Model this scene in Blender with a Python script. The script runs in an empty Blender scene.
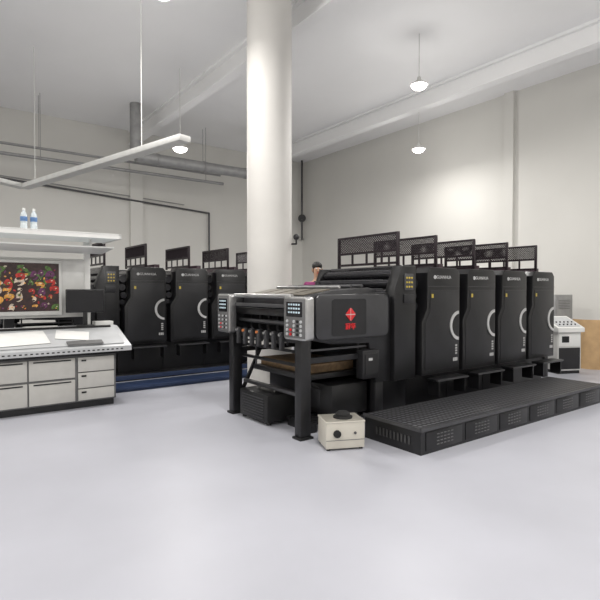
import bpy, bmesh, math, random
from mathutils import Vector, Matrix
random.seed(4)
SC = bpy.context.scene
COL = SC.collection
R = math.radians
try:
    SC.view_settings.view_transform = 'Standard'
    SC.view_settings.look = 'None'
except Exception:
    pass

# ---------------------------------------------------------------- materials
def mat(name, c, rough=.5, metal=0, var=.12, scale=6, emit=0, bump=0, bscale=60, spec=None, alpha=1, trans=0):
    m = bpy.data.materials.new(name); m.use_nodes = True
    nt = m.node_tree; b = nt.nodes['Principled BSDF']
    tc = nt.nodes.new('ShaderNodeTexCoord')
    n = nt.nodes.new('ShaderNodeTexNoise'); n.inputs['Scale'].default_value = scale; n.inputs['Detail'].default_value = 4
    nt.links.new(tc.outputs['Object'], n.inputs['Vector'])
    r = nt.nodes.new('ShaderNodeValToRGB')
    r.color_ramp.elements[0].position = .3; r.color_ramp.elements[1].position = .7
    r.color_ramp.elements[0].color = (c[0]*(1-var), c[1]*(1-var), c[2]*(1-var), 1)
    r.color_ramp.elements[1].color = (min(1, c[0]*(1+var)), min(1, c[1]*(1+var)), min(1, c[2]*(1+var)), 1)
    nt.links.new(n.outputs['Fac'], r.inputs['Fac'])
    nt.links.new(r.outputs['Color'], b.inputs['Base Color'])
    b.inputs['Roughness'].default_value = rough; b.inputs['Metallic'].default_value = metal
    if spec is not None: b.inputs['Specular IOR Level'].default_value = spec
    if emit:
        nt.links.new(r.outputs['Color'], b.inputs['Emission Color']); b.inputs['Emission Strength'].default_value = emit
    if bump:
        n2 = nt.nodes.new('ShaderNodeTexNoise'); n2.inputs['Scale'].default_value = bscale
        nt.links.new(tc.outputs['Object'], n2.inputs['Vector'])
        bp = nt.nodes.new('ShaderNodeBump'); bp.inputs['Strength'].default_value = bump; bp.inputs['Distance'].default_value = .01
        nt.links.new(n2.outputs['Fac'], bp.inputs['Height']); nt.links.new(bp.outputs['Normal'], b.inputs['Normal'])
    if trans: b.inputs['Transmission Weight'].default_value = trans
    if alpha < 1: b.inputs['Alpha'].default_value = alpha
    return m

def tread_mat(name, c):
    m = mat(name, c, .55, .1, var=.15)
    nt = m.node_tree; b = nt.nodes['Principled BSDF']
    tc = nt.nodes.new('ShaderNodeTexCoord'); v = nt.nodes.new('ShaderNodeTexVoronoi'); v.inputs['Scale'].default_value = 15; v.inputs['Randomness'].default_value = .05
    nt.links.new(tc.outputs['Object'], v.inputs['Vector'])
    r = nt.nodes.new('ShaderNodeValToRGB'); r.color_ramp.elements[0].position = .25; r.color_ramp.elements[1].position = .42
    r.color_ramp.elements[0].color = (c[0]*9, c[1]*9, c[2]*9, 1); r.color_ramp.elements[1].color = (c[0]*.6, c[1]*.6, c[2]*.6, 1)
    nt.links.new(v.outputs['Distance'], r.inputs['Fac']); nt.links.new(r.outputs['Color'], b.inputs['Base Color'])
    bp = nt.nodes.new('ShaderNodeBump'); bp.inputs['Strength'].default_value = .6; bp.inputs['Distance'].default_value = .01; bp.invert = True
    nt.links.new(v.outputs['Distance'], bp.inputs['Height']); nt.links.new(bp.outputs['Normal'], b.inputs['Normal'])
    return m

M = dict(
    black=mat('black_paint', (.0065, .0065, .0075), .34, var=.2),
    gloss=mat('charcoal_cover', (.034, .034, .037), .34, var=.15),
    dark=mat('dark_steel', (.016, .016, .017), .42, .3),
    mid=mat('mid_grey_metal', (.09, .09, .095), .4, .6),
    dull=mat('dull_grey_rim', (.5, .5, .5), .4, .2),
    graphite=mat('graphite_cover', (.018, .018, .02), .36, .2),
    mesh=mat('guard_mesh_paint', (.016, .009, .013), .4, .2),
    silver=mat('silver_metal', (.5, .5, .5), .3, .9),
    white=mat('white_paint', (.78, .78, .76), .4, var=.03),
    offwhite=mat('off_white_paint', (.62, .62, .6), .45, var=.05),
    desk=mat('desk_front_grey', (.52, .51, .48), .5, var=.05),
    framegrey=mat('frame_grey', (.14, .14, .14), .45, var=.05),
    slot=mat('slot_grey', (.05, .05, .05), .5, .2),
    cream=mat('cream_paint', (.60, .57, .50), .5, var=.05),
    greyl=mat('light_grey_laminate', (.5, .51, .52), .35, var=.06),
    rubber=mat('rubber', (.012, .012, .012), .8, bump=.3),
    roller=mat('ink_roller', (.05, .05, .055), .18, .6),
    plum=mat('dark_plum_panel', (.03, .012, .02), .35),
    red=mat('red_enamel', (.6, .02, .025), .4, emit=.05),
    yellow=mat('yellow_plastic', (.5, .38, .06), .4),
    orange=mat('orange_plastic', (.6, .2, .06), .5),
    tanp=mat('smoked_cover', (.14, .125, .10), .28, var=.25, scale=9),
    stock=mat('brown_stock', (.2, .13, .07), .8, var=.3, scale=14),
    screen=mat('dark_screen', (.006, .006, .009), .12),
    led=mat('display_glow', (.45, .55, .6), .3, emit=.4),
    navy=mat('blue_paint', (.018, .034, .085), .5),
    tread=tread_mat('rubber_tread', (.010, .010, .011)),
    wood=mat('cardboard', (.50, .33, .17), .8, var=.12),
    glassp=mat('frosted_acrylic', (.72, .75, .75), .25, var=.03, emit=.2),
    lamp=mat('lamp_glow', (1, .96, .9), .5, emit=10, var=0),
    pipe=mat('pipe_grey', (.3, .3, .3), .4, .4),
    duct=mat('duct_grey', (.33, .33, .33), .45, .4),
    ceil=mat('ceiling_paint', (.9, .9, .9), .8, var=.02, scale=.5),
    colm=mat('shaded_column_paint', (.57, .555, .53), .6, var=.05, scale=1.2),  # shade on the column is put into this darker base colour
    floor=mat('epoxy_floor', (.44, .445, .49), .38, var=.06, scale=.8, bump=.02, bscale=4, spec=.35),
    skin=mat('skin', (.5, .3, .2), .5, var=.05),
    hair=mat('black_hair', (.01, .009, .008), .5, bump=.5, bscale=120),
    shirt=mat('plum_shirt_cloth', (.25, .04, .14), .8, var=.15, bump=.2),
    trous=mat('navy_cloth', (.02, .025, .05), .85, bump=.2),
    bottle=mat('clear_plastic', (.75, .82, .85), .1, var=.03, alpha=.65),
    blue=mat('blue_label', (.1, .2, .4), .4),
    paper=mat('white_paper', (.78, .78, .76), .7, var=.04),
    eyew=mat('eye_white', (.7, .7, .7), .3),
    picbg=mat('picture_dark', (.03, .012, .012), .3, emit=.1, var=.5, scale=20),
    pr=mat('picture_red', (.34, .02, .015), .3, emit=.12, var=.6, scale=30),
    pg=mat('picture_green', (.06, .13, .025), .3, emit=.12, var=.6, scale=30),
    py=mat('picture_yellow', (.55, .27, .05), .3, emit=.15, var=.5, scale=30),
    pw=mat('picture_white', (.5, .42, .33), .3, emit=.15, var=.4, scale=30),
    pp=mat('picture_purple', (.10, .02, .08), .3, emit=.12, var=.5, scale=30),
    wy=mat('wall_paint', (.67, .66, .625), .75, var=.03, scale=.6),
    wx=mat('wall_paint_side', (.67, .66, .625), .75, var=.03, scale=.6),
)

# ---------------------------------------------------------------- mesh helpers
class MB:
    def __init__(s, o=(0, 0, 0), mi=0): s.bm = bmesh.new(); s.o = Vector(o)
    def _m(s, verts, mi):
        if mi:
            fs = set()
            for v in verts:
                if v.is_valid: fs.update(v.link_faces)
            for f in fs: f.material_index = mi
    def box(s, x0, x1, y0, y1, z0, z1, b=0, mi=0):
        c = Vector(((x0+x1)/2, (y0+y1)/2, (z0+z1)/2))
        r = bmesh.ops.create_cube(s.bm, size=1, matrix=Matrix.Translation(c) @ Matrix.Diagonal((abs(x1-x0), abs(y1-y0), abs(z1-z0), 1)))
        vs = r['verts']; s._m(vs, mi)
        if b:
            es = set(); [es.update(v.link_edges) for v in vs]
            bmesh.ops.bevel(s.bm, geom=list(es), offset=b, segments=2, affect='EDGES', profile=.5)
        return s
    def cyl(s, p0, p1, r, r2=None, seg=16, mi=0):
        p0 = Vector(p0); p1 = Vector(p1); d = p1-p0
        q = d.to_track_quat('Z', 'Y').to_matrix().to_4x4()
        rr = bmesh.ops.create_cone(s.bm, cap_ends=True, segments=seg, radius1=r, radius2=r if r2 is None else r2, depth=d.length, matrix=Matrix.Translation((p0+p1)/2) @ q)
        s._m(rr['verts'], mi); return s
    def path(s, pts, r, seg=10, mi=0):
        for a, b in zip(pts[:-1], pts[1:]): s.cyl(a, b, r, seg=seg, mi=mi)
        for p in pts[1:-1]: s.sph(p, r, mi=mi, u=seg, v=6)
        return s
    def sph(s, c, r, sc=(1, 1, 1), mi=0, u=16, v=10):
        rr = bmesh.ops.create_uvsphere(s.bm, u_segments=u, v_segments=v, radius=r, matrix=Matrix.Translation(c) @ Matrix.Diagonal((*sc, 1)))
        s._m(rr['verts'], mi); return s
    def prism(s, pts, axis, a0, a1, b=0, mi=0):
        def P(p, a):
            return {'y': (p[0], a, p[1]), 'x': (a, p[0], p[1]), 'z': (p[0], p[1], a)}[axis]
        n = len(pts)
        A = [s.bm.verts.new(P(p, a0)) for p in pts]; B = [s.bm.verts.new(P(p, a1)) for p in pts]
        fs = [s.bm.faces.new(A), s.bm.faces.new(B[::-1])]
        for i in range(n): fs.append(s.bm.faces.new((A[i], B[i], B[(i+1) % n], A[(i+1) % n])))
        bmesh.ops.recalc_face_normals(s.bm, faces=fs)
        for f in fs: f.material_index = mi
        if b:
            es = list(fs[0].edges)+list(fs[1].edges)
            bmesh.ops.bevel(s.bm, geom=es, offset=b, segments=2, affect='EDGES', profile=.5)
        return s
    def stroke(s, p, q, w, y0, y1):
        (xa, za), (xb, zb) = p, q; L = math.hypot(xb-xa, zb-za); nx, nz = -(zb-za)/L*w/2, (xb-xa)/L*w/2
        return s.prism([(xa+nx, za+nz), (xb+nx, zb+nz), (xb-nx, zb-nz), (xa-nx, za-nz)], 'y', y0, y1)
    def lathe(s, c, prof, seg=24, mi=0):
        rings = []
        for r, z in prof:
            rings.append([s.bm.verts.new((c[0]+r*math.cos(2*math.pi*k/seg), c[1]+r*math.sin(2*math.pi*k/seg), c[2]+z)) for k in range(seg)])
        for a, b in zip(rings[:-1], rings[1:]):
            for k in range(seg):
                f = s.bm.faces.new((a[k], a[(k+1) % seg], b[(k+1) % seg], b[k])); f.material_index = mi
        f = s.bm.faces.new(rings[0][::-1]); f.material_index = mi
        f = s.bm.faces.new(rings[-1]); f.material_index = mi
        return s
    def arc(s, cx, cz, r0, r1, a0, a1, y0, y1, n=20, mi=0, axis='y'):
        pts = [(cx+r1*math.cos(R(a0+(a1-a0)*k/n)), cz+r1*math.sin(R(a0+(a1-a0)*k/n))) for k in range(n+1)]
        pts += [(cx+r0*math.cos(R(a1+(a0-a1)*k/n)), cz+r0*math.sin(R(a1+(a0-a1)*k/n))) for k in range(n+1)]
        return s.prism(pts, axis, y0, y1, mi=mi)
    def build(s, name, m, parent=None, label=None):
        bmesh.ops.translate(s.bm, verts=s.bm.verts, vec=-s.o)
        me = bpy.data.meshes.new(name); s.bm.normal_update(); s.bm.to_mesh(me); s.bm.free()
        for p in me.polygons: p.use_smooth = True
        me.set_sharp_from_angle(angle=R(35))
        for k in (m if isinstance(m, (list, tuple)) else [m]): me.materials.append(M[k])
        ob = bpy.data.objects.new(name, me); COL.objects.link(ob)
        if parent: ob.parent = parent
        if label: ob['label'] = label
        return ob

def rrect(x0, x1, z0, z1, r, n=5, corners=(1, 1, 1, 1)):
    out = []
    for k, (cx, cz, a, px, pz) in enumerate(((x1-r, z1-r, 0, x1, z1), (x0+r, z1-r, 90, x0, z1), (x0+r, z0+r, 180, x0, z0), (x1-r, z0+r, 270, x1, z0))):
        if corners[k]:
            out += [(cx+r*math.cos(R(a+90*i/n)), cz+r*math.sin(R(a+90*i/n))) for i in range(n+1)]
        else: out.append((px, pz))
    return out

def tag(o, label, cat, group=None, kind=None):
    o['label'] = label; o['category'] = cat
    if group: o['group'] = group
    if kind: o['kind'] = kind
    return o
def thing(name, label, cat, loc=(0, 0, 0), rz=0, group=None):
    o = bpy.data.objects.new(name, None); COL.objects.link(o); o.location = loc; o.rotation_euler = (0, 0, rz); o.empty_display_size = .2
    return tag(o, label, cat, group)
def struct(o): o['kind'] = 'structure'; return o
def copy_tree(o, parent=None):
    c = o.copy(); COL.objects.link(c)
    if parent: c.parent = parent
    for ch in list(o.children): copy_tree(ch, c)
    return c
def text(name, s, size, m, parent, loc, label=None, spin=0):
    cu = bpy.data.curves.new('t', 'FONT'); cu.body = s; cu.size = size; cu.extrude = .0015; cu.align_x = 'CENTER'; cu.align_y = 'CENTER'
    t = bpy.data.objects.new('t', cu); COL.objects.link(t); bpy.context.view_layer.update()
    me = bpy.data.meshes.new_from_object(t.evaluated_get(bpy.context.evaluated_depsgraph_get()))
    bpy.data.objects.remove(t)
    rot = Matrix.Rotation(R(90), 4, 'X') @ Matrix.Rotation(R(spin), 4, 'Z')
    me.transform(Matrix.Translation(loc) @ rot)
    me.materials.clear(); me.materials.append(M[m])
    o = bpy.data.objects.new(name, me); COL.objects.link(o); o.parent = parent
    if label: o['label'] = label
    return o

# ---------------------------------------------------------------- setting
XL, XR, YF, YB, ZC = -5.5, 12.0, -4.0, 16.0, 6.6
struct(MB().box(XL, XR, YF, YB, -.1, 0).build('floor', 'floor'))
struct(MB().box(XL, XR, YF, YB, ZC, ZC+.1).build('ceiling', 'ceil'))
struct(MB().box(XL, XR, YB, YB+.1, 0, ZC).build('wall_back', 'wy'))
struct(MB().box(XL, XR, YF-.1, YF, 0, ZC).build('wall_front', 'wy'))
struct(MB().box(XR, XR+.1, YF, YB, 0, ZC).build('wall_right', 'wx'))
struct(MB().box(XL-.1, XL, YF, YB, 0, ZC).build('wall_left', 'wx'))
struct(MB().lathe((4.48, 6.86, 0), [(.37, 0), (.37, .1), (.36, .12), (.36, ZC)], 48).build('trim_1', 'colm'))
struct(MB().box(XR-.10, XR, 7.05, 7.3, 0, ZC).build('trim_2', 'wx'))
struct(MB().box(5.2, 5.6, YB-.1, YB, 0, ZC).build('trim_3', 'wy'))
k = 4
for x in (0.5, 5.3, 10.1):
    b = MB().box(x-.12, x+.12, YF, YB, ZC-.06, ZC).box(x-.03, x+.03, YF, YB, ZC-.4, ZC-.06).box(x-.12, x+.12, YF, YB, ZC-.45, ZC-.4)
    struct(b.build('trim_%d' % k, 'ceil')); k += 1
struct(MB().box(XL, XR, YB-.04, YB, 0, .12).build('baseboard_back', 'mid'))
struct(MB().box(XR-.03, XR, YF, 7.0, 0, .12).build('baseboard_right', 'mid'))

# ---------------------------------------------------------------- printing unit
def letters(m, x, y, z, w, h, n, gap=.25):
    for i in range(n):
        x0 = x+i*w/n; m.box(x0, x0+w/n*(1-gap), y-.003, y, z, z+h)

def cage(root, o, x, y0, y1, z0, z1):
    m = MB(o)
    for y in (y0, y1): m.box(x-.018, x+.018, y-.018, y+.018, z0, z1, .003)
    for z in (z0+.04, (z0+z1)/2-.01, z1): m.box(x-.016, x+.016, y0-.016, y1+.016, z-.015, z+.015)
    g = m.build('guard_frame', 'mesh', root)
    za_, zb_, st, wd = (z0+z1)/2-.01, z1, .034, .0068
    l = MB(o); h = zb_-za_; t = y0-h
    while t < y1:
        for a, b in (((t, za_), (t+h, zb_)), ((t, zb_), (t+h, za_))):
            (ya, za), (yb, zb) = a, b
            if ya < y0: f = (y0-ya)/(yb-ya); za += (zb-za)*f; ya = y0
            if yb > y1: f = (yb-y1)/(yb-ya); zb -= (zb-za)*f; yb = y1
            if yb-ya > .004: l.cyl((x, ya, za), (x, yb, zb), wd, seg=4)
        t += st
    l.build('mesh_panel', 'mesh', g)
    for i in range(1, 4):
        y = y0+(y1-y0)*i/4
        MB(o).box(x-.01, x+.01, y-.012, y+.012, z0+.04, za_).build('guard_strut', 'mesh', g)
    return g

PITCH = .84
def make_unit():
    root = thing('printing_unit', '', 'printing unit', (4.93, 4.27, 0), 0, 'printing units in a row on the presses')
    o = (0, 0, 0)
    MB(o).box(.005, .835, .10, 1.48, 0, .62).build('base', 'black', root)
    MB(o).box(.20, .80, .10, 1.46, .62, 1.70, .02).build('body', 'dark', root)
    MB(o).box(.005, .20, .20, 1.46, .62, 1.24, .01).build('recess_block', 'black', root)
    pts = [(.07, .52), (.07, 1.20), (.17, 1.36), (.17, 1.82), (.23, 1.89), (.77, 1.89), (.832, 1.82), (.832, .52)]
    sp = MB(o).prism(pts, 'y', -.11, .12, .016).build('side_panel', 'black', root)
    MB(o).prism([(.15, .52), (.15, 1.89), (.832, 1.89), (.832, .52)], 'y', 1.44, 1.54, .007).build('side_panel', 'black', root)
    inner = [(.12, .58), (.12, 1.18), (.215, 1.34), (.215, 1.60), (.79, 1.60), (.79, .58)]
    MB(o).prism(inner, 'y', -.118, -.108, .004).build('raised_panel', 'graphite', sp)
    MB(o).box(.18, .825, -.115, -.108, 1.645, 1.65).build('panel_seam', 'mid', sp)
    MB(o).arc(.80, 1.13, .155, .195, 95, 265, -.130, -.116).build('round_rim', 'dull', sp, 'bright silver-grey curved rim')
    MB(o).arc(.80, 1.13, .0, .153, 91, 269, -.124, -.112).build('inspection_cover', 'dark', sp)
    MB(o).box(.235, .27, -.123, -.116, 1.50, 1.55).build('warning_sticker', 'yellow', root)
    MB(o).cyl((.31, -.117, 1.765), (.31, -.108, 1.765), .025, seg=20).build('emblem', 'dull', root, 'small pale round emblem')
    text('brand_lettering', 'GUANHUA', .06, 'dull', root, (.49, -.112, 1.765))
    lm = MB(o); letters(lm, .68, -.118, .66, .10, .045, 3)
    for i in range(4): lm.box(.725, .765, -.121, -.118, .75+i*.035, .772+i*.035)
    lm.build('model_lettering', 'dull', root)
    for x, z, r in ((.09, 1.68, .065), (.075, 1.53, .06), (.10, 1.39, .055), (.07, 1.27, .045)):
        MB(o).cyl((x, .04, z), (x, 1.44, z), r, seg=20).build('ink_roller', 'roller', root)
    MB(o).box(.02, .16, .10, .12, 1.12, 1.15).build('bracket', 'mid', root)
    for x, z, r in ((.26, 1.76, .05), (.44, 1.80, .055), (.60, 1.79, .05)):
        MB(o).cyl((x, .14, z), (x, 1.42, z), r, seg=20).build('ink_roller', 'roller', root)
    MB(o).prism([(.62, 1.72), (.80, 1.72), (.80, 1.96), (.72, 1.96)], 'y', .14, 1.42, .006).build('ink_duct', 'plum', root)
    cage(root, o, .50, .03, 1.15, 1.90, 2.31)
    st = MB(o).box(.14, .76, -.30, -.11, .46, .49, .006).build('step_plate', 'black', root)
    for x in (.18, .71): MB(o).box(x, x+.03, -.28, -.11, .27, .46).build('step_bracket', 'black', st)
    MB(o).box(.14, .76, -.308, -.298, .468, .488).build('step_edge', 'mid', st)
    return root

U0 = make_unit()
near_lab = ['black printing unit of the near press, nearest its delivery end', 'black printing unit of the near press, second from the delivery end',
            'black printing unit of the near press, third from the delivery end', 'black printing unit of the near press, last one beside the feeder']
far_lab = ['black printing unit of the far press, nearest the viewing desk', 'black printing unit of the far press, second from the viewing desk',
           'black printing unit of the far press, just left of the round column', 'black printing unit of the far press, hidden behind the round column']
OFF2 = Vector((-2.2, 4.75, .12))
for k in range(4):
    u = U0 if k == 0 else copy_tree(U0)
    u.location = (4.93+PITCH*k, 4.27, 0); u['label'] = near_lab[k]
for k in range(4):
    u = copy_tree(U0); u.location = Vector((4.93+PITCH*k, 4.27, 0))+OFF2; u['label'] = far_lab[k]

# ---------------------------------------------------------------- delivery section
def control_panel(root, o, y0, y1, z0, z1, name='control_panel', rows=4):
    x = 3.08
    p = MB(o).prism(rrect(y0, y1, z0, z1, .035), 'x', x, x+.10, .008).build(name, 'silver', root, 'silver framed control panel with display and buttons')
    w = y1-y0; h = z1-z0
    MB(o).box(x-.006, x+.01, y0+.022, y1-.022, z0+.022, z1-.022, .002).build('keypad_face', 'framegrey', p)
    MB(o).box(x-.012, x, y0+w*.16, y1-w*.16, z0+h*.54, z1-h*.12).build('display', 'screen', p)
    d = MB(o)
    for r_ in range(3):
        for c in range(5):
            d.box(x-.014, x-.011, y0+w*(.24+.11*c), y0+w*(.24+.11*c)+w*.07, z0+h*(.62+.09*r_), z0+h*(.62+.09*r_)+h*.04)
    d.build('display_digits', 'led', p)
    for mt, cc in (('greyl', (0, 2, 4)), ('dark', (1,)), ('red', (3,))):
        for r_ in range(rows if mt != 'red' else 2):
            for c in cc:
                y = y0+w*(.2+.15*c); z = z0+h*(.13+.1*r_)
                MB(o).cyl((x-.018, y, z), (x, y, z), w*.04, seg=10).build('button', mt, p)
    return p

def make_delivery():
    o = (3.2, 4.3, 0)
    root = thing('delivery_unit', '', 'press delivery', o)
    prof = [(3.22, 1.08), (3.22, 1.44), (3.27, 1.51), (3.36, 1.54), (4.46, 1.57), (4.54, 1.52), (4.54, .5), (4.30, .5), (4.18, .98), (3.6, 1.0)]
    MB(o).prism(prof, 'y', 4.27, 4.35, .008).build('side_frame', 'graphite', root)
    MB(o).prism(prof, 'y', 5.75, 5.83, .008).build('side_frame', 'graphite', root)
    cv = MB(o).prism(rrect(3.36, 4.48, 1.05, 1.55, .09, 8), 'y', 4.235, 4.28, .014).build('side_cover', 'gloss', root)
    MB(o).prism(rrect(3.58, 4.10, 1.09, 1.50, .03), 'y', 4.231, 4.237).build('emblem_plate', 'graphite', cv)
    # red diamond emblem split by a pale cross
    e = MB(o); cx0, cz0, D, g = 3.85, 1.325, .078, .006
    for sx, sz in ((1, 1), (-1, 1), (-1, -1), (1, -1)):
        e.prism([(cx0+sx*g, cz0+sz*g), (cx0+sx*(D-g), cz0+sz*g), (cx0+sx*g, cz0+sz*(D-g))], 'y', 4.220, 4.232)
    e.build('emblem', 'red', cv, 'red diamond emblem split by a cross-shaped gap')
    MB(o).prism([(cx0-D*.95, cz0), (cx0, cz0-D*.95), (cx0+D*.95, cz0), (cx0, cz0+D*.95)], 'y', 4.226, 4.232).build('emblem_backing', 'offwhite', cv)
    t = MB(o); S = .07; W_ = .009
    def ch(ox, oz, strokes):
        for (a, b, c, d) in strokes: t.stroke((ox+a*S, oz+b*S), (ox+c*S, oz+d*S), W_, 4.222, 4.232)
    ch(3.775, 1.155, [(.05, .95, .05, .78), (.05, .93, .95, .93), (.95, .95, .92, .78), (.1, .70, .48, .70), (.05, .5, .52, .5), (.2, .5, .1, .05), (.36, .5, .36, .1), (.36, .1, .55, .12), (.55, .6, 1, .6), (.82, .8, .82, .05), (.62, .42, .70, .28)])
    ch(3.857, 1.155, [(.3, 1, .08, .7), (.2, .85, .2, .5), (.55, 1, .55, .55), (.55, .55, .9, .58), (.88, .92, .5, .74), (.02, .36, .98, .36), (.5, .52, .5, 0)])
    t.build('emblem_lettering', 'red', cv)
    for (x0, x1, y0, y1, zt) in ((3.18, 3.32, 4.27, 4.38, 1.12), (3.18, 3.32, 5.73, 5.84, 1.12), (4.30, 4.43, 4.28, 4.38, .6), (4.30, 4.43, 5.73, 5.83, .6)):
        l = MB(o).box(x0, x1, y0, y1, .02, zt, .008).build('leg', 'graphite', root)
        MB(o).box(x0-.02, x1+.02, y0-.02, y1+.02, 0, .025, .004).build('foot_plate', 'dark', l)
    for yy in (4.31, 5.75):
        MB(o).box(3.30, 4.32, yy, yy+.05, .80, .86).build('cross_rail', 'graphite', root)
        MB(o).box(3.32, 4.32, yy+.01, yy+.04, .93, .95).build('guide_rail', 'mid', root)
    MB(o).box(3.22, 3.32, 4.35, 5.75, 1.02, 1.11, .005).build('cross_beam', 'graphite', root)
    MB(o).box(3.24, 3.30, 4.35, 5.75, 1.30, 1.38, .005).build('cross_beam', 'black', root)
    MB(o).cyl((3.19, 4.44, 1.53), (3.19, 5.70, 1.53), .026).build('top_rail', 'silver', root)
    MB(o).box(3.16, 3.20, 4.46, 5.70, 1.40, 1.44, .004).build('front_bar', 'mid', root)
    MB(o).cyl((3.30, 4.35, 1.22), (3.30, 5.75, 1.22), .026).build('sheet_roller', 'mid', root)
    MB(o).cyl((3.60, 4.35, 1.15), (3.60, 5.75, 1.15), .045).build('sheet_roller', 'mid', root)
    for i in range(7):
        y = 4.62+i*.16
        j = MB(o).box(3.17, 3.22, y, y+.045, .93, 1.13, .004).build('sheet_stop', 'mid', root)
        MB(o).cyl((3.15, y+.022, 1.10), (3.18, y+.022, 1.10), .016, seg=10).build('stop_knob', 'orange' if i in (3, 5) else 'silver', j)
    # gripper clusters and suction wheels behind the stops
    for i in range(6):
        y = 4.56+i*.2
        w_ = MB(o).cyl((3.42, y, 1.16), (3.42, y+.05, 1.16), .06, seg=16).build('suction_wheel', 'dark', root)
        MB(o).box(3.40, 3.44, y+.06, y+.09, .95, 1.30, .003).build('wheel_bracket', 'graphite', w_)
    MB(o).box(3.60, 4.30, 4.40, 5.70, 1.22, 1.36, .01).build('gripper_carriage', 'dark', root)
    # dark drive housing and cables between the legs
    dh = MB(o).box(3.72, 4.28, 4.40, 5.70, .14, .50, .012).build('drive_housing', 'dark', root)
    MB(o).box(3.712, 3.722, 4.6, 4.9, .20, .44, .003).build('housing_cover', 'graphite', dh)
    for i in range(3):
        y = 4.48+i*.05
        MB(o).path([(3.34+i*.02, y, 1.02), (3.40+i*.02, y+.03, .75), (3.50, y+.10, .55), (3.74, y+.12, .42)], .010, seg=8).build('cable', 'rubber', root)
    MB(o).prism([(3.33, 1.40), (3.33, 1.53), (3.75, 1.60), (4.30, 1.63), (4.42, 1.60), (4.42, 1.40)], 'y', 4.40, 5.72, .012).build('hood', 'gloss', root)
    for i in range(4):
        y = 4.46+i*.315
        MB(o).prism([(3.36, 1.54), (3.36, 1.55), (3.74, 1.615), (3.74, 1.60)], 'y', y, y+.27).build('hood_window', 'tanp', root, 'smoked see-through hood window')
    for i in range(3):
        x = 3.85+i*.18
        MB(o).cyl((x, 4.42, 1.635+i*.008), (x, 5.70, 1.635+i*.008), .018).build('hood_rail', 'silver' if i == 0 else 'mid', root)
    MB(o).box(4.50, 4.925, 4.36, 5.78, 0, 1.40, .01).build('transfer_body', 'black', root)
    MB(o).box(4.74, 4.925, 4.36, 5.78, 1.40, 1.80, .01).build('roller_housing', 'black', root)
    tp_ = [(4.54, .5), (4.54, 1.60), (4.66, 1.90), (4.925, 1.90), (4.925, .5)]
    MB(o).prism(tp_, 'y', 4.20, 4.36, .012).build('transfer_side', 'black', root)
    MB(o).prism(tp_, 'y', 5.72, 5.80, .008).build('transfer_side', 'black', root)
    for x, z, r_ in ((4.56, 1.45, .05), (4.60, 1.56, .055), (4.66, 1.68, .06), (4.72, 1.80, .055), (4.84, 1.86, .05)):
        MB(o).cyl((x, 4.36, z), (x, 5.72, z), r_, seg=16).build('transfer_roller', 'roller', root)
    for i in range(3):
        MB(o).cyl((4.50, 4.36, 1.5+.11*i), (4.50, 5.72, 1.5+.11*i), .009, seg=8).build('guide_rod', 'mid', root)
    kp = MB(o).box(4.70, 4.86, 4.185, 4.205, 1.60, 1.80, .004).build('unit_keypad', 'mid', root)
    for r_ in range(3):
        for c in range(3): MB(o).cyl((4.735+c*.045, 4.176, 1.64+r_*.055), (4.735+c*.045, 4.186, 1.64+r_*.055), .013, seg=8).build('keypad_button', 'yellow', kp)
    MB(o).box(4.69, 4.86, 4.18, 4.205, 1.44, 1.55, .004).build('gauge_box', 'graphite', root)
    cage(root, o, 4.70, 4.30, 5.40, 1.90, 2.31)
    eb = MB(o).box(4.04, 4.30, 4.22, 4.34, .57, .90, .008).build('switch_box', 'graphite', root)
    MB(o).box(4.07, 4.27, 4.212, 4.225, .62, .86).build('box_window', 'dark', eb)
    MB(o).box(4.12, 4.18, 4.208, 4.214, .78, .81).build('box_label', 'dull', eb)
    MB(o).box(3.42, 4.28, 4.48, 5.62, .58, .64, .005).build('pile_board', 'dark', root)
    for x in (3.45, 4.22):
        for y in (4.50, 5.60):
            MB(o).cyl((x, y, .60), (x, y, 1.22), .012, seg=8).build('lift_chain', 'mid', root)
    for z, r_ in ((.90, .018), (.75, .022)):
        MB(o).cyl((3.36, 4.36, z), (3.36, 5.75, z), r_, seg=10).build('drive_shaft', 'dark', root)
    MB(o).prism([(3.32, .30), (3.36, .30), (3.62, .8), (3.58, .8)], 'y', 5.74, 5.78).build('brace', 'graphite', root)
    MB(o).box(3.34, 3.40, 4.38, 5.74, .40, .44, .003).build('safety_bar', 'mid', root)
    control_panel(root, o, 4.04, 4.44, 1.08, 1.53)
    control_panel(root, o, 5.64, 5.96, 1.06, 1.55, rows=4)
    return root
D0 = make_delivery(); D0['label'] = 'black delivery end of the near press with two silver control panels and red emblem'
D1 = copy_tree(D0); D1.location = D0.location+OFF2; D1['label'] = 'black delivery end of the far press behind the viewing desk'
for d in (D0, D1): d['group'] = 'press delivery ends'
ob = MB((3.9, 5.05, .64)).box(3.50, 4.20, 4.56, 5.56, .641, .74, .003).build('sheet_stack', 'stock'); ob.location = (3.9, 5.05, .64)
tag(ob, 'low brown stack of sheets on the pile board inside the near delivery end', 'paper')

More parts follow.
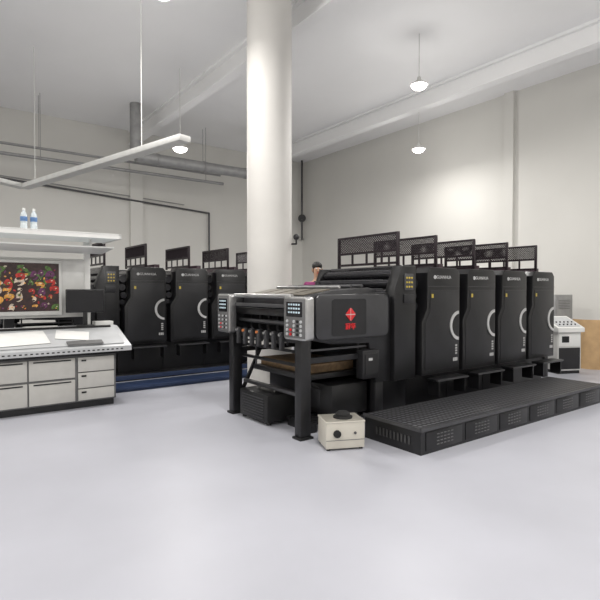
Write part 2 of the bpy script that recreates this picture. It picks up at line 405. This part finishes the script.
# ---------------------------------------------------------------- feeder
def make_feeder():
    o = (8.3, 4.27, 0); root = thing('sheet_feeder', '', 'press feeder', o, group='press feeders')
    for y0, y1 in ((4.75, 4.83), (5.6, 5.7)):
        MB(o).prism([(8.30, 0), (8.30, 1.35), (8.7, 1.35), (8.95, 1.45), (9.25, 1.45), (9.25, 0), (9.12, 0), (9.12, 1.0), (8.75, .85), (8.75, 0)], 'y', y0, y1, .008).build('side_frame', 'black', root)
    MB(o).prism([(8.32, .95), (8.32, 1.15), (8.9, 1.35), (8.9, 1.22)], 'y', 4.83, 5.6, .005).build('feed_board', 'mid', root)
    MB(o).box(8.92, 9.2, 4.83, 5.6, 1.32, 1.44, .01).build('suction_head', 'silver', root)
    for i in range(4): MB(o).cyl((8.97, 4.92+i*.19, 1.17), (8.97, 4.92+i*.19, 1.33), .02).build('sucker', 'rubber', root)
    MB(o).box(8.78, 9.1, 4.86, 5.55, .3, .36).build('pile_board', 'dark', root)
    MB(o).box(8.80, 9.08, 4.9, 5.5, .36, .84).build('paper_pile', 'paper', root)
    for y in (4.79, 5.65): MB(o).box(8.76, 9.12, y-.03, y+.03, .28, .34).build('lift_arm', 'dark', root)
    return root
F0 = make_feeder(); F0['label'] = 'sheet feeder at the far right end of the near press'
F1 = copy_tree(F0); F1.location = F0.location+OFF2+Vector((.02, 0, 0)); F1['label'] = 'sheet feeder at the end of the far press, behind the person'

o = (2.2, 9, 0)
r = thing('machine_plinth', 'low blue plinth that the far press stands on', 'plinth', o)
MB(o).box(.9, 7.15, 8.9, 10.9, 0, .118, .01).build('slab', 'black', r)
MB(o).box(.9, 7.15, 8.885, 8.902, .02, .10, .003).build('face_strip', 'navy', r)

# ---------------------------------------------------------------- operator walkways
def walkway(x0, x1, y0, y1, z, label, side, trimm, slots='dull', deck='tread'):
    o = (x0, y0, 0); root = thing('operator_walkway', label, 'platform', o, group='operator walkways beside the presses')
    MB(o).box(x0+.02, x1-.02, y0+.02, y1, 0, z-.03).build('base', side, root)
    MB(o).box(x0, x1, y0, y1, z-.03, z, .008).build('deck', deck, root)
    MB(o).box(x0-.005, x1+.005, y0-.012, y0+.012, z-.03, z+.004).box(x0-.012, x0+.012, y0, y1, z-.03, z+.004).build('edge_strip', trimm, root)
    if slots:
        n = int((x1-x0)/.63)
        for g in range(n):
            W = (x1-x0-.12)/n; gx = x0+.06+g*W
            f = MB(o).box(gx+.03, gx+W-.03, y0+.012, y0+.024, .03, z-.05, .004).build('side_plate', 'graphite', root)
            v = MB(o)
            for r_ in range(4):
                for c in range(5):
                    v.box(gx+W*.30+c*.055, gx+W*.30+c*.055+.035, y0+.006, y0+.013, .07+r_*.034, .07+r_*.034+.009)
            v.build('vent_grille', slots, f)
        s = MB(o)
        for i in range(10):
            y = y0+.15+i*(y1-y0-.3)/10; s.box(x0+.011, x0+.021, y, y+.025, .08, .16)
        s.build('end_grille', 'slot', root)
    return root
walkway(3.80, 7.72, 3.17, 3.96, .265, 'low black walkway with vented side along the near press', 'black', 'mid', 'framegrey')
walkway(2.3, 7.0, 7.95, 8.45, .07, 'low blue walkway along the far press', 'navy', 'navy', None, 'navy')
walkway(4.73, 7.7, 5.95, 6.46, .30, 'black walkway behind the near press where the person stands', 'black', 'mid', None)

# ---------------------------------------------------------------- pump box in front
r = thing('vacuum_pump_box', 'cream pump box with black round cap on top, on floor before near press', 'pump', (3.42, 3.90, 0), R(-24))
bd = MB().box(-.2, .2, -.16, .16, .02, .29, .004).build('body', 'cream', r)
MB().box(-.205, .205, -.165, .165, .275, .29, .002).build('lid', 'cream', bd)
MB().box(-.201, .201, -.163, -.158, .10, .105).build('panel_seam', 'framegrey', bd)
MB().cyl((-.09, -.185, .17), (-.09, -.158, .17), .038, seg=20).build('port', 'rubber', bd, 'dark round fitting')
MB().cyl((.10, -.170, .17), (.10, -.158, .17), .014, seg=12).build('screw_knob', 'mid', bd)
MB().lathe((.02, 0, .29), [(.1, 0), (.1, .015), (.075, .02), (.075, .045), (.05, .065), (.02, .07)], 24).build('filter_cap', 'rubber', r)
MB().path([(.05, .14, .2), (.08, .22, .2), (.14, .30, .12), (.16, .36, .05)], .014, seg=8).build('air_hose', 'rubber', r)
for x in (-.17, .17):
    for y in (-.13, .13): MB().cyl((x, y, 0), (x, y, .03), .02).build('foot', 'rubber', r)

# ---------------------------------------------------------------- things under the delivery
o = (3.36, 5.05, 0)
r = thing('air_pump_cabinet', 'black pump cabinet on the floor under the delivery end of near press', 'pump', o)
MB(o).box(3.20, 3.68, 4.95, 5.60, .03, .36, .015).build('body', 'dark', r)
v = MB(o)
for i in range(8): v.box(3.19, 3.202, 5.02, 5.53, .07+i*.033, .08+i*.033)
v.build('vent_slots', 'mid', r)
MB(o).path([(3.4, 5.1, .36), (3.4, 5.1, .39), (3.4, 5.45, .39), (3.4, 5.45, .36)], .010).build('carry_handle', 'silver', r)
for x in (3.25, 3.63):
    for y in (5.0, 5.55): MB(o).cyl((x, y, 0), (x, y, .04), .03).build('foot', 'rubber', r)
o = (3.7, 4.5, 0)
r = thing('floor_pallet', 'dark pallet on the floor under the delivery, beside the pump cabinet', 'pallet', o)
for i in range(5): MB(o).box(3.42, 4.2, 4.42+i*.095, 4.49+i*.095, .09, .11).build('slat', 'dark', r)
for x in (3.44, 3.78, 4.1): MB(o).box(x, x+.08, 4.42, 4.88, 0, .09).build('bearer', 'black', r)

# ---------------------------------------------------------------- viewing desk
o = (1.2, 7.2, 0)
r = thing('proof_desk', 'grey-white press control desk with slanted top and drawers', 'desk', o)
MB(o).box(.1, 2.12, 7.26, 7.95, 0, .09).build('plinth', 'black', r)
MB(o).box(.06, 2.14, 7.22, 8.0, .09, .72, .006).build('body', 'framegrey', r)
for x0, x1 in ((.12, 1.03), (1.05, 1.60)):
    for z0, z1 in ((.11, .40), (.43, .69)):
        d = MB(o).box(x0, x1, 7.20, 7.22, z0, z1, .004).build('cabinet_door', 'desk', r)
        MB(o).box(x0+.05, x1-.05, 7.190, 7.202, z1-.03, z1-.015).build('handle_strip', 'dark', d)
for k_, (z0, z1) in enumerate(((.11, .26), (.275, .48), (.495, .69))):
    d = MB(o).box(1.64, 2.11, 7.20, 7.22, z0, z1, .004).build('drawer', 'desk', r)
    MB(o).box(1.68, 1.74, 7.185, 7.202, z1-.05, z1-.03).build('handle', 'dark', d)
MB(o).box(.03, 2.17, 7.17, 8.02, .72, .76, .004).build('dark_band', 'black', r)
top = MB(o).prism([(7.08, .76), (7.08, .83), (7.75, 1.07), (8.05, 1.07), (8.05, .76)], 'x', 0, 2.32, .006).build('slanted_top', 'greyl', r)
MB(o).prism([(7.14, .859), (7.14, .866), (7.70, 1.067), (7.70, 1.06)], 'x', .08, 2.24).build('glass_sheet', 'greyl', top)
key = MB(o)
for i in range(34): key.box(.12+i*.062, .15+i*.062, 7.073, 7.082, .785, .80)
key.build('ink_key_row', 'dark', r)
MB(o).prism([(7.12, .87), (7.12, .885), (7.22, .92), (7.22, .905)], 'x', 1.5, 1.95).build('keypad', 'framegrey', r)
MB(o).prism([(7.66, 1.055), (7.66, 1.075), (7.69, 1.085), (7.69, 1.065)], 'x', .1, 2.2).build('sheet_rest', 'dark', r)
SL = (1.07-.83)/.67
def sheet(x, y, w, d, rz, lab, h=0):
    m = MB(); m.box(-w/2, w/2, -d/2, d/2, 0, .004)
    ob = m.build('proof_sheet', ['paper'], None); ob.location = (x, y, .83+(y-7.08)*SL+.022+h)
    ob.rotation_euler = (Matrix.Rotation(math.atan(SL), 4, 'X') @ Matrix.Rotation(rz, 4, 'Z')).to_euler()
    tag(ob, lab, 'paper', 'loose proof sheets on the desk'); return ob
sheet(1.0, 7.40, .6, .4, R(4), 'large white proof sheet lying flat on the middle of the desk glass')
sheet(1.62, 7.43, .42, .28, R(-14), 'smaller white proof sheet turned askew on the desk, nearer its right end')
ob = MB().box(-.13, .13, -.09, .09, 0, .06, .004).build('paper_box', 'offwhite'); ob.location = (2.16, 7.92, 1.071); tag(ob, 'small pale box at back right corner of the desk', 'box')
ob = MB().prism([(-.12, .0), (.12, .0), (.12, .012), (-.12, .03)], 'x', -.2, .2, .002).build('notebook', ['offwhite']); ob.location = (1.3, 7.88, 1.071); tag(ob, 'pale notebook lying at the back of the desk below the picture', 'notebook')

# light booth
o = (1.2, 8.1, 0)
r = thing('light_booth', 'white light booth hood on posts above the desk', 'light booth', o)
for x in (.20, 1.98):
    MB(o).box(x-.045, x+.045, 8.08, 8.16, 0, 2.33, .006).build('post', 'white', r)
MB(o).box(.0, 2.25, 7.28, 8.16, 2.36, 2.39, .008).box(.0, 2.25, 7.28, 7.31, 2.32, 2.39).box(2.22, 2.25, 7.28, 8.16, 2.32, 2.39).box(0, .03, 7.28, 8.16, 2.32, 2.39).build('hood', 'white', r)
MB(o).box(.04, 2.21, 7.33, 8.1, 2.325, 2.345).build('diffuser', 'glassp', r)
MB(o).prism([(7.46, 2.20), (7.46, 2.22), (8.08, 2.17), (8.08, 2.15)], 'x', .05, 2.2, .004).build('lower_reflector', 'white', r)
for x in (.3, 1.9): MB(o).box(x, x+.03, 7.6, 7.63, 2.20, 2.33).build('hanger', 'silver', r)
MB(o).box(.3, 1.92, 8.02, 8.07, 1.20, 2.06, .01).build('back_panel', 'offwhite', r)
# picture display
O_ = (1.0, 7.98, 1.24)
r = thing('picture_display', 'wide flat display showing a colourful vegetable picture', 'monitor', O_)
MB(O_).box(.45, 1.60, 7.96, 8.015, 1.24, 2.02, .012).build('bezel', 'offwhite', r)
p = MB(O_); p.box(.48, 1.56, 7.954, 7.962, 1.30, 1.98)
cnt = [0]
def blob(x, z, rx, rz_, an, mi, n=12, wob=.1):
    cnt[0] += 1; yy = 7.9535-cnt[0]*.00002; pts = []
    for q in range(n):
        a = 2*math.pi*q/n; w_ = 1+wob*math.sin(3*a+an*5)
        ex, ez = rx*w_*math.cos(a), rz_*w_*math.sin(a)
        pts.append((min(1.555, max(.485, x+ex*math.cos(an)-ez*math.sin(an))), min(1.975, max(1.305, z+ex*math.sin(an)+ez*math.cos(an)))))
    f = p.bm.faces.new([p.bm.verts.new((a_, yy, b_)) for a_, b_ in pts]); f.material_index = mi; f.normal_update()
    if f.normal.y > 0: f.normal_flip()
for i in range(22): blob(random.uniform(.5, 1.5), random.uniform(1.7, 1.95), .055, .022, random.uniform(0, 3), 2)
for i in range(40):
    x = .53+(i % 8)*.135+random.uniform(-.04, .04); z = 1.37+(i//8)*.11+random.uniform(-.03, .03)
    u_ = (x-.48)/1.08+random.uniform(-.15, .15); w2 = (z-1.3)/.68
    rr = random.uniform(.03, .075)
    if w2 > .7: mi = random.choice([2, 2, 5, 0, 1])
    elif u_ < .35: mi = random.choice([1, 1, 3, 4, 5])
    elif u_ < .7: mi = random.choice([3, 3, 4, 1, 2])
    else: mi = random.choice([1, 1, 5, 2, 5])
    blob(x, z, rr, rr*random.uniform(.5, .95), random.uniform(0, 3), mi, 14, .07)
    blob(x+rr*.2, z+rr*.25, rr*.2, rr*.12, .4, 4 if mi != 4 else 3, 8, 0)
    blob(x-rr*.3, z-rr*.5, rr*.6, rr*.3, .2, 0, 10, .1)
for i in range(150): blob(random.uniform(.52, 1.52), random.uniform(1.33, 1.93), random.uniform(.008, .022), random.uniform(.006, .015), random.uniform(0, 3), random.choice([0, 0, 0, 0, 1, 2, 3, 4, 5]), 8)
p.build('picture', ['picbg', 'pr', 'pg', 'py', 'pw', 'pp'], r)
r = thing('monitor', 'small dark computer monitor on the desk beside the vegetable picture', 'monitor', (1.88, 7.80, 1.071), R(-10))
m = MB().box(-.26, .26, -.02, .02, .20, .54, .008).build('housing', 'black', r)
MB().box(-.245, .245, -.025, -.018, .22, .525).build('screen', 'screen', m)
MB().box(-.03, .03, .0, .03, .02, .3).build('neck', 'black', r)
MB().box(-.12, .12, -.06, .07, 0, .02, .006).build('base', 'black', r)
def bottle(x, y, lab):
    r = thing('water_bottle', lab, 'bottle', (x, y, 2.391), 0, 'water bottles on the booth hood')
    r.scale = (1.25, 1.25, 1.25)
    b = MB().lathe((0, 0, 0), [(.028, 0), (.034, .01), (.034, .06), (.031, .07), (.034, .08), (.034, .15), (.028, .175), (.014, .2), (.013, .215)], 20).build('bottle_body', 'bottle', r)
    MB().lathe((0, 0, 0), [(.0345, .095), (.0352, .098), (.0352, .14), (.0345, .143)], 20).build('bottle_label', 'blue', b)
    MB().lathe((0, 0, .212), [(.016, 0), (.016, .018), (.012, .022)], 16).build('bottle_cap', 'white', r)
bottle(1.06, 7.55, 'left clear water bottle with blue label on the booth hood')
bottle(1.18, 7.56, 'right clear water bottle with blue label on the booth hood')

# ---------------------------------------------------------------- right-hand console, cabinet and cardboard
r = thing('control_console', 'white console with sloped control top beyond the feeder', 'console', (9.95, 4.84, 0), R(-25))
r.scale = (.85, .8, 1)
MB().box(-.3, .3, -.25, .25, .06, .80, .01).build('body', 'offwhite', r)
MB().box(-.28, .28, -.23, .23, 0, .06).build('plinth', 'black', r)
MB().box(-.27, .27, -.262, -.248, .09, .50, .004).build('door', 'graphite', r)
MB().box(-.27, .27, -.262, -.248, .53, .77, .004).build('upper_panel', 'white', r)
MB().box(-.2, -.02, -.27, -.262, .6, .72).build('gauge', 'dark', r)
tp = MB().prism([(-.32, .80), (-.32, .88), (.29, 1.08), (.29, .80)], 'x', -.34, .34, .006).build('control_top', 'white', r, 'pale sloped control top')
MB().prism([(-.26, .902), (-.26, .908), (.22, 1.066), (.22, 1.06)], 'x', -.28, .28).build('control_face', 'greyl', tp)
for i in range(5):
    for j in range(2): MB().cyl((-.2+i*.1, -.18+j*.12, .92+j*.04), (-.2+i*.1, -.18+j*.12, .955+j*.04), .018, seg=8).build('button', 'dark', tp)
O_ = (10.7, 5.6, 0)
r = thing('electrical_cabinet', 'grey metal cabinet behind the white console at the right', 'cabinet', O_)
MB(O_).box(10.6, 11.35, 5.30, 5.95, .05, 1.5, .01).build('body', 'duct', r)
MB(O_).box(10.592, 10.602, 5.36, 5.90, .12, 1.44, .003).build('door', 'duct', r)
MB(O_).box(10.64, 11.31, 5.292, 5.302, .12, 1.44, .003).build('side_panel', 'duct', r)
v = MB(O_)
for i in range(6): v.box(10.72, 11.2, 5.285, 5.293, 1.2+i*.035, 1.212+i*.035)
v.build('vent_slots', 'framegrey', r)
MB(O_).box(10.62, 11.33, 5.32, 5.93, 0, .05).build('plinth', 'black', r)
r = thing('cardboard_sheet', 'tan curved cardboard sheet standing upright at the right edge', 'cardboard', (10.92, 4.55, 0), R(-37))
MB().arc(0, .30, .36, .372, 170, 350, 0, 1.0, n=28, axis='z').build('sheet', 'wood', r)
MB().arc(.02, .34, .30, .31, 190, 340, 0, .86, n=28, axis='z').build('inner_sheet', 'wood', r)

# ---------------------------------------------------------------- pipes, trays, lamps, camera
def tagged(m, name, mt, lab, cat): return tag(m.build(name, mt), lab, cat)
tagged(MB().path([(XL+.1, YB-.1, 5.0), (1.6, YB-.1, 4.65), (7.9, YB-.1, 4.25), (7.9, YB-.1, 2.6)], .03), 'conduit', 'mid', 'grey conduit pipe running along the back wall and dropping behind the far press', 'pipe')
tagged(MB().path([(-2, YB-.08, 4.9), (7.0, YB-.08, 4.45)], .015), 'cable', 'pipe', 'thin cable near the grey conduit on the back wall', 'cable')
A = Vector((1.72, 12.2, 3.8)); B = Vector((3.05, 6.9, 3.8)); C0 = Vector((.2, 11.0, 3.8))
O_ = (1.8, 12, 3.8)
r = thing('cable_tray', 'white cable tray hung at upper left, with a bend', 'cable tray', O_)
def beam(P, Q, w, h, name):
    d = (Q-P).normalized(); n_ = Vector((-d.y, d.x, 0))*w/2
    m = MB(O_); pts = [(P-n_)[:2], (P+n_)[:2], (Q+n_)[:2], (Q-n_)[:2]]
    m.prism(pts, 'z', P.z-h/2, P.z+h/2, .004); return m.build(name, 'offwhite', r)
beam(A, B, .20, .09, 'tray_run'); beam(C0, A, .20, .085, 'tray_run')
for t_ in (.1, .8):
    q = A.lerp(B, t_); MB(O_).cyl(q+Vector((0, 0, .04)), Vector((q.x, q.y, ZC)), .008, seg=6).build('hanger_rod', 'offwhite', r)
O_ = (6, 13.6, 5.1)
r = thing('air_duct', 'grey round duct running toward the round column under the ceiling', 'duct', O_)
MB(O_).path([(4.6, 13.6, 5.2), (8.3, 13.6, 5.2), (8.3, 13.6, ZC)], .15, seg=20).build('duct_body', 'duct', r)
for x in (5.2, 6.6, 8.0): MB(O_).cyl((x-.03, 13.6, 5.2), (x+.03, 13.6, 5.2), .165, seg=20).build('duct_flange', 'pipe', r)
MB(O_).path([(4.6, 13.6, 5.2), (4.6, 13.6, ZC)], .15, seg=20).build('duct_riser', 'duct', r)
for k_, (yy, zz, rr_) in enumerate(((14.3, 4.95, .045), (14.5, 5.25, .035))):
    r = thing('water_pipe', ['thicker grey pipe crossing behind the white tray at upper left', 'thinner grey pipe above the thicker one at upper left'][k_], 'pipe', (0, yy, zz), 0, 'pipes crossing the upper left')
    MB((0, yy, zz)).cyl((XL, yy, zz), (7.6, yy, zz), rr_, seg=12).build('pipe_run', 'pipe', r)
    for x in (-2, 2.4, 7.0): MB((0, yy, zz)).cyl((x, yy, zz), (x, yy, ZC), .008, seg=6).build('hanger_rod', 'pipe', r)
O_ = (11.6, 15.6, 4.2)
r = thing('drop_pipe', 'grey vertical pipe with valve hanging in the far corner', 'pipe', O_)
MB(O_).path([(11.75, 15.7, ZC), (11.75, 15.7, 3.6), (11.95, 15.95, 3.6)], .04, seg=12).build('pipe_run', 'mid', r)
MB(O_).cyl((11.6, 15.5, 4.35), (11.75, 15.7, 4.35), .06).cyl((11.62, 15.52, 4.35), (11.65, 15.56, 4.35), .15, seg=20).build('valve', 'dark', r)
O_ = (4.80, 6.68, 2.42)
r = thing('security_camera', 'small black ball camera on an arm at the side of the round column', 'camera', O_)
MB(O_).path([(4.72, 6.62, 2.34), (4.79, 6.55, 2.34), (4.79, 6.55, 2.42)], .014).build('arm', 'black', r)
MB(O_).sph((4.79, 6.55, 2.45), .05).build('camera_head', 'gloss', r)

def lightobj(kind, loc, energy, size=1, color=(1, .975, .94)):
    l = bpy.data.lights.new('light', kind); l.energy = energy; l.color = color
    if kind == 'AREA': l.size = size; l.shape = 'DISK'
    else: l.shadow_soft_size = size
    ob = bpy.data.objects.new('lamp_or_fill_light', l); COL.objects.link(ob); ob.location = loc
    return ob
def highbay(x, y, z, lab, e=100):
    r = thing('high_bay_lamp', lab, 'ceiling lamp', (x, y, z), 0, 'round high bay lamps')
    MB().lathe((0, 0, 0), [(.17, 0), (.17, .02), (.12, .05), (.05, .10), (.03, .16)], 28).build('lamp_shade', 'offwhite', r)
    MB().sph((0, 0, -.005), .15, (1, 1, .55)).build('lamp_lens', 'lamp', r)
    MB().cyl((0, 0, .15), (0, 0, ZC-z), .008, seg=6).build('hanging_rod', 'offwhite', r)
    lightobj('AREA', (x, y, z-.12), e, .5)
    lightobj('POINT', (x, y, z-.35), 36, .25)  # fill light added under the lens to brighten ceiling and surroundings
def fr(d, lat): return (d*.596+lat*.803, d*.803-lat*.596)
x, y = fr(13, 3.04); highbay(x, y, 5.2, 'glowing high bay lamp to the right of the round column', 70)
x, y = fr(11.5, -2.71); highbay(x, y, 4.80, 'glowing high bay lamp to the left of the round column', 70)
rows = ['nearest the camera-side wall', 'in front of the near press', 'over the gap between the presses']
cols = ['left one', 'middle one', 'right one']
for j, y in enumerate((-2.2, 2.0, 6.6)):
    for i, x in enumerate((-3.2, 2.6, 7.8)):
        highbay(x, y, 5.6, 'added high bay lamp in the row %s, %s' % (rows[j], cols[i]), 92)  # lamps added in an even grid to light the hall
highbay(-2.6, 11.0, 5.6, 'added high bay lamp above the area left of the viewing desk', 92)  # one more lamp added to light the far left

# ---------------------------------------------------------------- person
def skin_mesh(name, vs, es, rad, m, parent, sub=2, root=0):
    me = bpy.data.meshes.new(name); me.from_pydata(vs, es, []); ob = bpy.data.objects.new(name, me); COL.objects.link(ob); ob.parent = parent
    md = ob.modifiers.new('Skin', 'SKIN'); md.use_smooth_shade = True
    me.skin_vertices.new() if not me.skin_vertices else None
    for i, rr in enumerate(rad):
        rr = rr if isinstance(rr, tuple) else (rr, rr)
        me.skin_vertices[0].data[i].radius = rr
    me.skin_vertices[0].data[root].use_root = True
    s_ = ob.modifiers.new('Sub', 'SUBSURF'); s_.levels = sub; s_.render_levels = sub
    me.materials.append(M[m]); return ob
P = thing('person', 'person with short black hair in a plum shirt standing behind the near press', 'person', (4.99, 6.26, .31), R(-30))
V = [(0, 0, .95), (0, 0, 1.12), (0, -.01, 1.32), (0, .0, 1.46), (0, -.01, 1.53), (0, -.015, 1.62), (0, -.01, 1.70)]
E = [(0, 1), (1, 2), (2, 3), (3, 4), (4, 5), (5, 6)]
Rr = [(.15, .11), (.13, .10), (.15, .11), (.07, .06), (.052, .052), (.072, .085), (.06, .07)]
for s_ in (-1, 1):
    i = len(V)
    V += [(s_*.16, 0, 1.40), (s_*.21, -.02, 1.14), (s_*.17, -.24, 1.06), (s_*.16, -.31, 1.06)]
    E += [(2, i), (i, i+1), (i+1, i+2), (i+2, i+3)]; Rr += [.058, .044, .030, (.035, .018)]
    hp = len(V)-1
    for f, (dx, L) in enumerate(((-.028, .065), (-.010, .075), (.010, .07), (.028, .055))):
        j = len(V); V += [(s_*.16+dx, -.35, 1.058), (s_*.16+dx, -.35-L*.5, 1.05), (s_*.16+dx, -.35-L*.85, 1.03)]
        E += [(hp, j), (j, j+1), (j+1, j+2)]; Rr += [.010, .009, .007]
    j = len(V); V += [(s_*(.16-.04), -.30, 1.05), (s_*(.16-.055), -.34, 1.04)]; E += [(hp-1, j), (j, j+1)]; Rr += [.012, .009]
    i = len(V)
    V += [(s_*.09, 0, .88), (s_*.10, -.01, .50), (s_*.10, .02, .10), (s_*.11, -.10, .05)]
    E += [(0, i), (i, i+1), (i+1, i+2), (i+2, i+3)]; Rr += [.085, .058, .04, (.04, .03)]
skin_mesh('body', V, E, Rr, 'skin', P)
Vs = [(0, 0, .93), (0, 0, 1.12), (0, -.01, 1.32), (0, 0, 1.44)]; Es = [(0, 1), (1, 2), (2, 3)]; Rs = [(.175, .13), (.155, .125), (.172, .13), (.085, .075)]
for s_ in (-1, 1):
    i = len(Vs); Vs += [(s_*.17, 0, 1.395), (s_*.215, -.02, 1.18)]; Es += [(2, i), (i, i+1)]; Rs += [.072, .062]
skin_mesh('shirt', Vs, Es, Rs, 'shirt', P)
Vt = [(0, 0, .95)]; Et = []; Rt = [(.165, .125)]
for s_ in (-1, 1):
    i = len(Vt); Vt += [(s_*.09, 0, .86), (s_*.10, -.01, .50), (s_*.10, .02, .10)]; Et += [(0, i), (i, i+1), (i+1, i+2)]; Rt += [.1, .075, .062]
skin_mesh('trousers', Vt, Et, Rt, 'trous', P)
for s_ in (-1, 1):
    MB().sph((s_*.11, -.06, .045), .045, (1.0, 2.6, .9)).build('shoe', 'rubber', P)
MB().sph((0, .02, 1.705), .090, (.92, 1.05, .80)).sph((0, .05, 1.645), .075, (1, .85, 1.1)).build('hair', 'hair', P)
for s_ in (-1, 1): MB().sph((s_*.03, -.088, 1.66), .012).build('eye', 'eyew', P)
MB().prism([(-.085, 1.66), (-.085, 1.615), (-.115, 1.618)], 'x', -.012, .012, .002).build('nose', 'skin', P)
MB().box(-.022, .022, -.093, -.08, 1.585, 1.593).build('mouth', 'red', P)
for s_ in (-1, 1): MB().sph((s_*.08, -.01, 1.64), .022, (.4, .8, 1.3)).build('ear', 'skin', P)
P.scale = (1, 1, .98)

# ---------------------------------------------------------------- world, camera
w = bpy.data.worlds.new('World'); SC.world = w; w.use_nodes = True
w.node_tree.nodes['Background'].inputs[0].default_value = (.8, .85, .9, 1); w.node_tree.nodes['Background'].inputs[1].default_value = .3
cam = bpy.data.cameras.new('Camera'); cam.lens = 30.3; cam.sensor_width = 36
co = bpy.data.objects.new('Camera', cam); COL.objects.link(co); co.location = (0, 0, 1.6); co.rotation_euler = (R(88.87), 0, R(-36.6))
SC.camera = co
